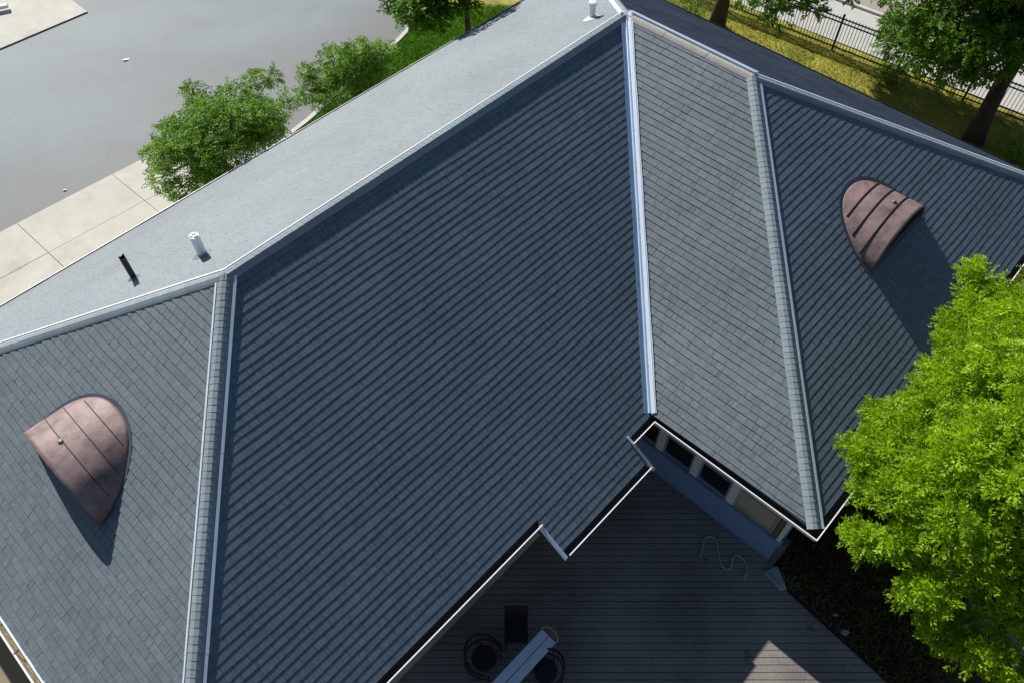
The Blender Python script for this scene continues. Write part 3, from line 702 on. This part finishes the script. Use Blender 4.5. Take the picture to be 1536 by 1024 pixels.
def foliage(name, lobes, mat, parent, org, sprays=110, per=16, leaf=(.06,.024), spray_len=.34, tmean=.5, droop=.15, width=.07, clump=False):
    """lobes: (x,y,z,r[,tint]). Each lobe is a cloud of sprays; leaves sit in two rows along each spray"""
    Cs=[];Ds=[];Ns=[];Ls=[];Ws=[];Ts=[]
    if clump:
        L2 = [(q[0],q[1],q[2],q[3]*.8,-.08) for q in lobes]  # clump cores tinted darker, painting in inner shade
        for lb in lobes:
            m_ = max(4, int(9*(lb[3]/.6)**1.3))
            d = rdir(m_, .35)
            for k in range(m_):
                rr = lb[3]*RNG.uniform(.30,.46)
                L2.append((lb[0]+d[k,0]*lb[3]*.72, lb[1]+d[k,1]*lb[3]*.72, lb[2]+d[k,2]*lb[3]*.6, rr, RNG.uniform(-.16,.18)+.10*d[k,2]))  # tint rises towards clump tops, painting in light from above
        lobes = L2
    for lb in lobes:
        x,y,z,r = lb[:4]; lt = lb[4] if len(lb)>4 else RNG.uniform(-.12,.12)
        n = max(26,int(sprays*(r/.7)**2))
        d = rdir(n, .25); rad = r*RNG.uniform(.25,1.,n)**.6; sq = np.array([1.,1.,.75])
        base = np.array([x,y,z])+d*rad[:,None]*sq
        out = d*.8+rdir(n)*.6; out[:,2] = out[:,2]*.45-droop*.3; out /= np.linalg.norm(out,axis=1,keepdims=True)
        nrm_ = rdir(n,2.2); nrm_ -= out*np.sum(nrm_*out,axis=1,keepdims=True); nrm_ /= np.linalg.norm(nrm_,axis=1,keepdims=True)
        sd = np.cross(out,nrm_); st = RNG.uniform(-.22,.22,n)+lt; sl = spray_len*RNG.uniform(.6,1.2,n)*min(1,.5+r)
        for k in range(per):
            f = (k//2+.5)/(per/2); sg = 1 if k%2 else -1
            c = base+out*(sl*f)[:,None]+sd*(sg*width*(1-.5*f))*RNG.uniform(.3,1.,(n,1))+nrm_*RNG.normal(0,.012,(n,1)); c[:,2] -= droop*sl*f*f
            dd = out*.75+sd*sg*.8+RNG.normal(0,.25,(n,3))
            Cs.append(c);Ds.append(dd);Ns.append(nrm_+RNG.normal(0,.38,(n,3)));Ls.append(leaf[0]*RNG.uniform(.7,1.3,n));Ws.append(leaf[1]*RNG.uniform(.7,1.3,n))
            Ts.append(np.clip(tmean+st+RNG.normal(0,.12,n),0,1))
    C_ = np.concatenate(Cs)-np.array(org)
    return quads(name, C_, np.concatenate(Ds), np.concatenate(Ns), np.concatenate(Ls), np.concatenate(Ws), np.concatenate(Ts), mat, parent)
def wood(parent, org, trunk_pts, r0, r1, lobes, twig=.02):
    o = Vector(org); t_ = MB(org); n = len(trunk_pts)
    t_.tube(trunk_pts, [r0*1.25]+[r0+(r1-r0)*i/(n-1) for i in range(1,n)], 14)
    t_.build('trunk', M['bark'], parent, smooth=True)
    b_ = MB(org); rn = random.Random(len(lobes)); TP = [Vector(p) for p in trunk_pts]
    for lb in lobes:
        e = Vector(lb[:3]); i = rn.randrange(max(1,n//2), n); s = TP[i]
        s = min(TP[n//2:], key=lambda q: (q-e).length+max(0,q.z-e.z+.2)*1.5)
        mid = s.lerp(e,.5)+Vector((rn.uniform(-.15,.15),rn.uniform(-.15,.15),rn.uniform(-.05,.25)))
        rr = min(r1*.7, .02+.018*(e-s).length)
        b_.tube([s, s.lerp(mid,.6)+Vector((0,0,.05)), mid, e.lerp(mid,.3), e], [rr, rr*.85, rr*.65, rr*.4, twig*.5], 7)
        for k in range(5):
            d = Vector((rn.gauss(0,1),rn.gauss(0,1),rn.gauss(0,.6))).normalized()*lb[3]*.8
            b_.tube([e.lerp(mid,.25), e+d*.5, e+d], [twig*.7, twig*.5, twig*.2], 5)
    b_.build('branches', M['bark'], parent, smooth=True)
def ell(cx_, cy_, cz_, ra, rb_, rz_, n, r, seed, shell=.45, keep=None, ang=ANG):
    rn = random.Random(seed); out = []; tries = 0
    while len(out) < n and tries < 5000:
        tries += 1
        d = Vector((rn.gauss(0,1),rn.gauss(0,1),rn.gauss(0,1))).normalized()*(shell+(1-shell)*rn.random()**.5)*rn.uniform(.82,1.08)
        x, y, z = d.x*ra, d.y*rb_, d.z*rz_
        p = (cx_+x*math.cos(ang)-y*math.sin(ang), cy_+x*math.sin(ang)+y*math.cos(ang), cz_+z, r*rn.uniform(.65,1.25))
        if keep and not keep(p): continue
        if any((Vector(p[:3])-Vector(q[:3])).length < .55*r for q in out): continue
        out.append(p)
    return out
def tree(base, trunk_pts, r0, r1, lobes, mat, label, cat='tree', group=None, name='leafy_tree', **kw):
    t_ = empty(name, base); tag(t_, label, cat, group)
    foliage('crown', lobes, mat, t_, base, **kw)
    wood(t_, base, trunk_pts, r0, r1, lobes)
    return t_
# near bright tree over the right eave
near = [(8.35,9.15,5.0,.42),(8.75,8.75,4.9,.55),(9.5,8.9,5.0,.6),(8.0,8.35,4.7,.5),(7.75,7.75,4.7,.42),(8.6,7.8,5.2,.7),(9.5,7.9,5.3,.75),(7.2,7.2,4.6,.42),(6.15,6.75,4.3,.26),(5.75,6.25,4.4,.30),
        (6.3,5.95,4.6,.5),(7.0,6.5,4.9,.6),(7.8,7.0,5.5,.75),(8.8,6.8,5.8,.85),(9.9,6.7,5.5,.8),(6.2,5.25,4.7,.6),(7.0,5.7,5.3,.75),(7.9,5.9,6.0,.85),(8.9,5.6,6.1,.85),(9.9,5.5,5.6,.85),
        (5.55,4.75,4.0,.34),(5.95,4.6,4.2,.40),(6.5,4.75,4.9,.6),(7.3,4.9,5.5,.7),(8.2,4.7,5.7,.75),(9.1,4.4,5.3,.75),(6.2,3.95,4.0,.40),(6.55,3.55,3.7,.35),(6.9,4.1,4.6,.5),(7.5,3.7,4.4,.5),(7.1,3.15,3.7,.36),(8.6,3.6,4.4,.42),(9.5,3.3,4.6,.4),(6.9,5.1,4.2,.5),(8.1,6.1,4.7,.6),(9.3,6.3,4.6,.6),(8.6,4.2,4.4,.45),(6.8,6.8,4.4,.5),(7.4,7.3,4.5,.5),(5.8,5.9,4.5,.4),(6.25,6.3,4.6,.45),(5.65,5.5,4.3,.33),(6.7,6.2,4.8,.5),(7.9,8.1,4.8,.5),(8.3,8.6,4.9,.5),(7.0,4.4,4.2,.5),(7.6,4.2,4.2,.55),(7.3,3.45,3.9,.45),(7.9,3.4,4.0,.5),(6.75,3.2,3.6,.36),(7.8,2.75,3.7,.42),(6.3,6.45,4.4,.42),(6.0,5.75,4.5,.42),(6.6,5.6,4.6,.5),(8.4,4.0,4.0,.5),(9.2,4.9,4.6,.55),(7.6,6.6,4.9,.5),(8.2,7.2,5.0,.55),(9.0,7.3,5.2,.55)]
nb = (8.9,5.35,-.05)
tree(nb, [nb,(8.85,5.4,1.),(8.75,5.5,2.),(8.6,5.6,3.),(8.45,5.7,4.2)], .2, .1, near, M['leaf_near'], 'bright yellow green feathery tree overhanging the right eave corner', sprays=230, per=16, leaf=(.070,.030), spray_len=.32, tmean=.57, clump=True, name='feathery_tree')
# two small street trees
t1b = P(6.3,16.45,-.05)
l1 = ell(t1b[0],t1b[1],2.35,1.75,.95,.95,26,.46,11)
l1 += [(-9.15,15.7,2.3,.28),(-6.6,18.6,2.6,.26),(-6.95,18.3,2.7,.3),(-8.6,18.0,2.6,.3),(-8.2,17.2,2.5,.5),(-7.4,17.7,2.6,.45),(-8.9,16.6,2.3,.4),(-5.95,17.7,2.6,.3),(-8.2,14.3,2.1,.2),(-8.8,15.0,2.2,.35),(-8.0,15.6,2.5,.6),(-7.2,16.4,2.6,.6),(-8.5,16.3,2.5,.5),(-7.6,17.0,2.6,.5),(-6.8,17.2,2.5,.5),(-7.5,15.0,2.3,.5)]
tree(t1b, [t1b,(t1b[0]+.05,t1b[1],.6),(t1b[0]-.05,t1b[1]+.1,1.2),(t1b[0],t1b[1]+.1,2.)], .09, .05, l1, M['leaf_mid'], 'small round leafed street tree at the end of the sidewalk slabs', group='small street trees behind the house', sprays=430, per=12, leaf=(.055,.036), spray_len=.26, tmean=.5, name='street_tree')
t2b = P(11.0,16.65,-.05)
l2 = ell(t2b[0],t2b[1]-.2,2.2,.85,.75,.75,15,.42,12)
l2 += [(-5.75,19.1,2.4,.25),(-5.3,18.0,2.2,.22),(-5.6,18.5,2.2,.3),(-5.2,18.9,2.3,.5),(-4.9,18.3,2.2,.45),(-5.0,19.7,2.4,.45),(-3.9,19.9,2.4,.42),(-3.65,20.2,2.3,.35),(-4.4,19.0,2.5,.5)]
tree(t2b, [t2b,(t2b[0]+.05,t2b[1],.6),(t2b[0]-.05,t2b[1]+.1,1.2),(t2b[0],t2b[1]+.1,2.)], .08, .05, l2, M['leaf_mid'], 'small street tree beside the bright green grass strip', group='small street trees behind the house', sprays=430, per=12, leaf=(.055,.036), spray_len=.26, tmean=.55, name='street_tree')
# darker taller tree at the top edge
t3b = (-1.5,23.2,-.05)
l3 = ell(-1.9,22.4,3.3,1.8,1.3,1.0,30,.5,13, shell=.3)
l3 += [(-3.6,22.3,2.6,.35),(-2.9,21.7,2.7,.4),(-2.2,21.3,2.7,.4),(-1.3,21.7,2.8,.35)]
tree(t3b, [t3b,(t3b[0]+.1,t3b[1]+.05,.8),(t3b[0]+.05,t3b[1]+.15,1.7),(t3b[0]-.3,t3b[1]-.5,2.9)], .12, .07, l3, M['leaf_dark'], 'dark green tree touching the top edge above the pale back slope', sprays=190, per=12, leaf=(.085,.055), spray_len=.3, tmean=.45, name='shade_tree')
# tree with the thick dark trunk, top centre
t5b = (7.15,25.2,-.05)
l5 = ell(8.0,26.6,6.4,2.6,2.4,1.9,28,.75,14)
l5 += [(7.9,22.6,2.6,.34),(8.6,22.3,2.7,.4),(7.4,22.9,2.9,.3),(9.3,22.5,3.1,.4),(8.3,23.4,3.4,.4),(8.9,23.0,3.3,.45),(6.4,23.9,3.2,.25),(7.5,21.9,2.9,.35),(8.0,22.0,2.3,.4),(8.8,21.6,2.9,.35),(7.0,22.3,2.7,.3),(9.9,21.9,3.2,.3)]
tree(t5b, [t5b,(7.2,25.25,1.2),(7.3,25.4,2.6),(7.6,25.8,4.2),(8.0,26.2,5.8)], .25, .12, l5, M['leaf_dark'], 'tree with a straight dark trunk between the dark roof slope and the fence', sprays=170, per=12, leaf=(.10,.055), spray_len=.34, tmean=.5, name='shade_tree')
# big leaning tree, upper right
t4b = (14.05,19.15,-.05)
l4 = ell(13.6,19.9,6.1,3.4,3.3,2.0,70,.75,15, shell=.5, keep=lambda p: not (p[2]<4.3 and p[0]-p[1]*.0<9.6) and (p[0]*AX+p[1]*AY) > 19.9)
l4 += [(10.9,18.9,3.0,.38),(11.3,18.3,3.3,.42),(11.9,18.2,3.0,.42),(10.5,19.6,3.5,.4),(11.0,19.2,4.0,.5),(12.3,18.9,3.6,.5),(10.4,20.3,4.0,.4),(12.6,18.1,3.0,.36),(11.6,17.6,3.6,.35),(13.3,19.8,3.9,.5),(12.9,20.5,4.2,.5),(14.6,19.7,3.3,.4),(14.9,19.2,2.9,.3),(11.3,17.6,4.3,.5),(11.9,17.3,4.5,.55),(12.5,17.2,4.5,.5),(10.6,18.2,4.3,.45),(10.1,18.6,4.4,.4),(11.5,18.6,4.8,.6),(12.6,18.3,4.9,.6),(10.7,19.4,4.9,.5),(13.1,17.6,4.3,.45),(11.9,19.2,5.2,.6),(10.2,18.9,3.4,.4),(10.6,18.0,3.6,.4),(11.2,17.9,3.9,.5),(12.2,17.6,3.8,.5),(10.9,19.9,3.2,.45),(11.7,19.3,3.4,.5),(12.8,19.0,4.0,.5),(13.6,18.6,4.2,.5),(12.0,20.2,3.6,.5)]
tree(t4b, [t4b,(14.0,19.2,.9),(14.05,19.35,1.8),(14.3,19.6,2.8),(14.1,19.9,4.0),(13.8,20.1,5.4)], .27, .13, l4, M['leaf_dark'], 'large dark tree leaning over the iron fence in the upper right', sprays=190, per=13, leaf=(.095,.05), spray_len=.34, tmean=.5, name='shade_tree')
# low shrub at the foot of the straight trunk and two under the big tree
def shrub(x, y, h, r, n, mat, label, seed, tm=.5):
    b_ = (x,y,-.03); L_ = [(x+math.cos(a)*r*.6, y+math.sin(a)*r*.6, h*random.Random(seed*9+i).uniform(.35,.8), r*.5) for i, a in enumerate([2*math.pi*i/n for i in range(n)])]
    L_.append((x,y,h*.8,r*.5))
    t_ = empty('shrub', b_); tag(t_, label, 'shrub')
    foliage('foliage', L_, mat, t_, b_, sprays=120, per=10, leaf=(.06,.03), spray_len=.2, tmean=tm)
    s_ = MB(b_)
    for q in L_: s_.tube([b_, Vector(b_).lerp(Vector(q[:3]),.6)+Vector((0,0,.05)), q[:3]], [.015,.012,.006], 6)
    s_.build('stems', M['bark'], t_)
shrub(6.25,25.6,.9,.45,4,M['leaf_mid'],'small leafy shrub left of the straight dark trunk',2,.4)
shrub(14.9,18.1,.5,.75,6,M['leaf_dark'],'low green shrub on the dry lawn below the leaning trunk',3,.6)
shrub(12.2,21.9,.55,.5,5,M['leaf_dark'],'low dark shrub growing at the foot of the iron fence',4,.45)

# grass and ground cover
def blades(name, poly, n, mat, h=.07, z=-.02, seed=1, tmean=.5, w=.014, flat=.6):
    rg = np.random.default_rng(seed); pl = np.array(poly); mn = pl.min(0); mxx = pl.max(0)
    p = rg.uniform(mn, mxx, (n*3,2)); ins = np.zeros(len(p),bool); j = len(pl)-1
    for i in range(len(pl)):
        c = ((pl[i,1]>p[:,1])!=(pl[j,1]>p[:,1])) & (p[:,0] < (pl[j,0]-pl[i,0])*(p[:,1]-pl[i,1])/(pl[j,1]-pl[i,1]+1e-12)+pl[i,0]); ins ^= c; j = i
    p = p[ins][:n]; m_ = len(p); L = h*rg.uniform(.6,1.5,m_)
    d = rg.normal(size=(m_,3))*flat; d[:,2] = np.abs(d[:,2])+.6; d /= np.linalg.norm(d,axis=1,keepdims=True)
    C_ = np.concatenate([p, np.full((m_,1),z)],1)+d*L[:,None]*.45
    patch = .5+.5*np.sin(p[:,0]*1.9+np.sin(p[:,1]*1.3)*2)*np.cos(p[:,1]*1.6)
    T_ = np.clip(tmean+(patch-.5)*.35+rg.normal(0,.2,m_),0,1)
    o = quads(name, C_, d, rg.normal(size=(m_,3)), L, np.full(m_,w), T_, mat); return o
tag(blades('grass', [(-6.7,19.2),(-5.75,20.9),(-3.75,24.4),(-3.0,26.5),(1.5,26.5),(1.2,24),(-6.2,17.5)], 45000, M['grassblade'], .10, w=.022), 'bright green grass strip along the curb', 'grass', kind='stuff')
tag(blades('dry_grass', [(1.2,24),(1,30),(3,31),(8.1,26.5),(16.2,19.9),(20,16),(14,12),(7,20)], 90000, M['dryblade'], .07, z=-.025, seed=3, w=.02), 'yellowing mown grass between the dark slope and the fence', 'grass', kind='stuff')
tag(blades('ground_cover', [P(7.75,-.1)[:2],P(7.5,-2.6)[:2],P(7.2,-7)[:2],P(9.0,-7)[:2],P(9.1,-2.9)[:2],P(16,-2.5)[:2],P(16,.2)[:2],P(8.2,.2)[:2]], 26000, M['leaf_bed'], .16, z=-.04, seed=5, w=.035, flat=1.), 'dark straggly ground cover filling the soil bed beside the deck', 'ground cover', kind='stuff')

# ------------------------------------------------------------------ FENCE
f0 = Vector((4.9,28.6)); fd = Vector((.781,-.624)).normalized()
ftag = empty('iron_fence', (f0.x,f0.y,0)); tag(ftag, 'black iron picket fence running across the dry lawn in the upper right', 'fence')
FO = (f0.x,f0.y,0); bay = 2.23; fz = -.02
# shift so posts stand at the three visible ones
for i in range(-1, 9):
    s0 = .95+i*bay
    if s0 > 19: break
    c = f0+fd*s0; pb = MB(FO); pb.box((c.x,c.y,.60), .065,.065,1.26, math.atan2(fd.y,fd.x)); pb.tube([(c.x,c.y,1.22),(c.x,c.y,1.26),(c.x,c.y,1.30)], [.045,.045,.01], 8)
    bevel(pb.build('post', M['iron'], ftag), .004)
    rb_ = MB(FO); e = c+fd*bay
    for z in (.12,.98,1.12): rb_.beam((c.x+fd.x*.033,c.y+fd.y*.033,z),(e.x-fd.x*.033,e.y-fd.y*.033,z), .035, .035)
    for k in range(1, 20):
        q = c+fd*(bay*k/20); rb_.beam((q.x,q.y,.04),(q.x,q.y,1.19), .018, .018, up=(fd.x,fd.y,0))
    rb_.build('picket_panel', M['iron'], ftag)

# ------------------------------------------------------------------ SMALL THINGS
# hose
hp = [(3.86,6.02),(3.95,6.22),(4.02,6.42),(4.14,6.48),(4.26,6.40),(4.27,6.15),(4.27,5.92),(4.36,5.78),(4.48,5.82),(4.53,5.98),(4.62,6.08),(4.74,6.0),(4.80,5.86),(4.78,5.72),(4.70,5.60)]
def smooth(pts, n=6):
    out = []; P_ = [Vector(p) for p in pts]
    for i in range(len(P_)-1):
        a, b, c, d = P_[max(i-1,0)], P_[i], P_[i+1], P_[min(i+2,len(P_)-1)]
        for k in range(n):
            t = k/n; out.append(.5*((2*b)+(c-a)*t+(2*a-5*b+4*c-d)*t*t+(3*b-a-3*c+d)*t**3))
    out.append(P_[-1]); return out
hb = MB((4.3,6.0,0)); hb.tube([(p.x,p.y,.024) for p in smooth(hp)], .021, 8)
h = hb.build('garden_hose', M['hose'], smooth=True); h.location = (4.3,6.0,0); tag(h, 'short green garden hose lying in an S curve on the shaded deck', 'hose')
# splash block
sbk = MB((5.36,5.55,0)); ang = R(-35)
pts = [(5.12,5.72),(5.42,5.84),(5.50,5.36),(5.38,5.34)]
top_ = [(x,y,.05 if i<2 else .09) for i,(x,y) in enumerate(pts)]; bot_ = [(x,y,0.) for x,y in pts]
sbk.add(bot_[::-1]+top_[::-1], [(3,2,1,0),(4,5,6,7),(0,1,5,4),(1,2,6,5),(2,3,7,6),(3,0,4,7)])
sbk.add([(5.30,5.70,.062),(5.40,5.45,.095),(5.36,5.44,.12),(5.26,5.68,.085)], [(0,1,2,3)])
s = sbk.build('splash_block', M['stone']); bevel(s, .01); s.location = (5.36,5.55,0); tag(s, 'pale grey wedge shaped splash block at the wing wall corner', 'splash block')
# stones
def stone(x, y, r, label, seed):
    rn = random.Random(seed); b_ = MB((x,y,0)); n = 9; rings_ = []
    for zf, rf in ((-.1,.8),(.25,1.),(.6,.8),(.75,.35)):
        rings_.append([(x+r*rf*math.cos(2*math.pi*k/n)*rn.uniform(.8,1.2), y+r*rf*.6*math.sin(2*math.pi*k/n)*rn.uniform(.8,1.2), r*zf) for k in range(n)])
    b_.add([v for q in rings_ for v in q], [(i*n+k, i*n+(k+1)%n, (i+1)*n+(k+1)%n, (i+1)*n+k) for i in range(3) for k in range(n)]+[tuple(3*n+k for k in range(n))])
    o = b_.build('stone', M['stone']); o.location = (x,y,-.02); tag(o, label, 'stone', 'pale stones at the deck edge')
stone(6.38,4.86,.07,'smaller pale stone at the deck edge nearer the splash block',1); stone(6.47,4.52,.10,'larger bluish stone at the deck edge below the smaller one',2)
# litter on the road
def scrap(x, y, l, w, rz, label):
    l *= 1.5; w *= 1.5
    b_ = MB((x,y,0)); c, s_ = math.cos(rz), math.sin(rz)
    g_ = [[(x+(i/4-.5)*l*c-(j/2-.5)*w*(1-abs(i/4-.5))*s_, y+(i/4-.5)*l*s_+(j/2-.5)*w*(1-abs(i/4-.5))*c, .012+.02*math.sin(i*1.3+j)) for j in range(3)] for i in range(5)]
    b_.add([v for r_ in g_ for v in r_], [(i*3+j,i*3+j+1,(i+1)*3+j+1,(i+1)*3+j) for i in range(4) for j in range(2)])
    o = b_.build('paper_scrap', M['paper']); o.location = (x,y,-.095); m_ = o.modifiers.new('thick','SOLIDIFY'); m_.thickness = .002; tag(o, label, 'litter')
scrap(-13.0,23.39,.17,.09,.5,'crumpled white paper scrap in the middle of the road')
scrap(-12.94,17.05,.10,.05,.6,'tiny pale scrap lying on the road next to the sidewalk')
# wheel stop at the far corner
ws = MB((-18.25,26.35,-.06)); ws.prism([(-19.4,25.72),(-18.02,26.33),(-18.09,26.50),(-19.47,25.89)], -.05, .07)
w_ = ws.build('wheel_stop', M['white_paint']); bevel(w_, .02); w_.location = (-18.25,26.35,-.06+.055); tag(w_, 'low white wheel stop on the concrete pad in the upper left corner', 'wheel stop')

# table with two painted planks
def table():
    base = (.0,3.6,0); t_ = empty('patio_table', base); tag(t_, 'narrow patio table of two pale blue planks with a rounded brown end', 'table')
    z = .62; sc = 1-z/CAMZ
    e = Vector((.715*sc,4.455*sc)); dr = Vector((-.70,-.714)).normalized(); pr_ = Vector((dr.y,-dr.x))
    for sgn in (-1,1):
        b_ = MB(base); c0 = e+pr_*sgn*.092; c1 = c0+dr*1.9; b_.beam((c0.x,c0.y,z),(c1.x,c1.y,z), .168, .03); bevel(b_.build('plank', M['bench_paint'], t_), .004)
    arc = [(e.x-dr.x*.004+pr_.x*.18*math.cos(a)-dr.x*.13*max(0,math.sin(a))**.8, e.y-dr.y*.004+pr_.y*.18*math.cos(a)-dr.y*.13*max(0,math.sin(a))**.8) for a in [math.pi*i/20 for i in range(21)]]
    b_ = MB(base); b_.prism(arc, z-.03, z+.012); bevel(b_.build('end_board', M['brown_wood'], t_), .003)
    b_ = MB(base); b_.tube([(x,y,z+.008) for x,y in arc], .008, 6); b_.build('end_rim', M['white_trim'], t_)
    for f in (.25,1.65):
        for sgn in (-1,1):
            b_ = MB(base); q = e+dr*f+pr_*sgn*.13; b_.beam((q.x,q.y,0),(q.x,q.y,z-.016), .04, .04, up=(1,0,0)); b_.build('leg', M['iron'], t_)
    b_ = MB(base); q0 = e+dr*.25; q1 = e+dr*1.65; b_.beam((q0.x,q0.y,z-.04),(q1.x,q1.y,z-.04), .05, .04); b_.build('stretcher', M['iron'], t_)
table()
def highchair(x, y, rz):
    t_ = empty('patio_chair', (x,y,0), rz); tag(t_, 'black square backed chair standing behind the blue plank table', 'chair', 'black patio chairs around the plank table')
    for sx in (-1,1):
        for sy in (-1,1):
            b_ = MB(); b_.beam((sx*.2,sy*.2,0),(sx*.19,sy*.19,.43), .03,.03, up=(1,0,0)); b_.build('leg', M['black_plastic'], t_)
    b_ = MB(); b_.box((0,0,.45), .44,.44,.05); bevel(b_.build('seat', M['cushion'], t_), .02)
    b_ = MB(); b_.beam((0,.21,.47),(0,.29,1.0), .44,.035, up=(1,0,0)) if False else b_.add([(-.22,.20,.47),(.22,.20,.47),(.22,.235,.47),(-.22,.235,.47),(-.22,.27,1.02),(.22,.27,1.02),(.22,.305,1.02),(-.22,.305,1.02)], [(3,2,1,0),(4,5,6,7),(0,1,5,4),(1,2,6,5),(2,3,7,6),(3,0,4,7)])
    bevel(b_.build('backrest', M['black_plastic'], t_), .012)
def tubchair(x, y, rz, label, r=.38):
    t_ = empty('tub_chair', (x,y,0), rz); tag(t_, label, 'chair', 'black patio chairs around the plank table')
    b_ = MB(); n = 28; ri = []; 
    for k in range(n+1):
        a = R(-35)+R(250)*k/n; top_z = .55+.25*max(0,math.sin(a)); ca, sa = math.cos(a), math.sin(a)
        ri.append([(r*ca,r*sa,.12),(r*1.04*ca,r*1.04*sa,top_z),(r*.90*ca,r*.90*sa,top_z),(r*.88*ca,r*.88*sa,.12)])
    for p_, q_ in zip(ri, ri[1:]):
        b_.add(p_+q_, [(i,(i+1)%4,4+(i+1)%4,4+i) for i in range(4)])
    b_ = MB(); b_.tube([((p_[1][0]+p_[2][0])/2,(p_[1][1]+p_[2][1])/2,p_[1][2]) for p_ in ri], .020, 8)
    b_.tube([(p_[0][0],p_[0][1],.30) for p_ in ri], .014, 8)
    for p_ in ri[::2]: b_.tube([(p_[0][0],p_[0][1],.30),((p_[1][0]+p_[2][0])/2,(p_[1][1]+p_[2][1])/2,p_[1][2])], .009, 6)
    b_.build('backrest', M['iron'], t_)
    b_ = MB(); b_.tube([(0,0,.28),(0,0,.40),(0,0,.43)], [r*.62,r*.66,r*.6], 24); b_.build('seat', M['cushion'], t_)
    for sx in (-1,1):
        for sy in (-1,1):
            b_ = MB(); b_.tube([(sx*r*.65,sy*r*.65,0),(sx*r*.6,sy*r*.6,.29)], .018, 8); b_.build('leg', M['iron'], t_)
highchair(.08,4.42,R(0)); tubchair(-.52,3.95,R(60),'black rounded tub chair left of the plank table',.36); tubchair(.62,3.72,R(-80),'black rounded tub chair right of the plank table',.34)

# ------------------------------------------------------------------ LIGHT, CAMERA
saz = R(136.55-12.5); sel = R(33.6)
w = bpy.data.worlds.new('World'); scene.world = w; w.use_nodes = True
nt = w.node_tree; bg = nt.nodes['Background']; sky = nt.nodes.new('ShaderNodeTexSky'); sky.sky_type = 'NISHITA'; sky.sun_disc = False
sky.sun_elevation = sel; sky.sun_rotation = R(90)-saz; sky.air_density = 1.; sky.dust_density = .6; sky.ozone_density = 1.6
nt.links.new(sky.outputs['Color'], bg.inputs['Color']); bg.inputs['Strength'].default_value = .058
sd = bpy.data.lights.new('sun', 'SUN'); sd.energy = 4.8; sd.angle = R(.5); sd.color = (1.,.965,.91)
so_ = bpy.data.objects.new('sun', sd); col.objects.link(so_)
Ld = Vector((math.cos(saz)*math.cos(sel), math.sin(saz)*math.cos(sel), math.sin(sel)))
so_.rotation_euler = Ld.to_track_quat('Z','Y').to_euler(); so_.location = (-20,30,25)
cd = bpy.data.cameras.new('camera'); cam = bpy.data.objects.new('camera', cd); col.objects.link(cam)
cam.location = (0,0,CAMZ); cam.rotation_euler = (R(90)-math.atan2(1612,1183),0,0)
cd.sensor_width = 36.; cd.lens = 1183/1536*36; cd.clip_end = 1500.; cd.clip_start = .1
scene.camera = cam
scene.view_settings.view_transform = 'Standard'; scene.view_settings.look = 'None'; scene.view_settings.exposure = .25; scene.view_settings.gamma = 1.
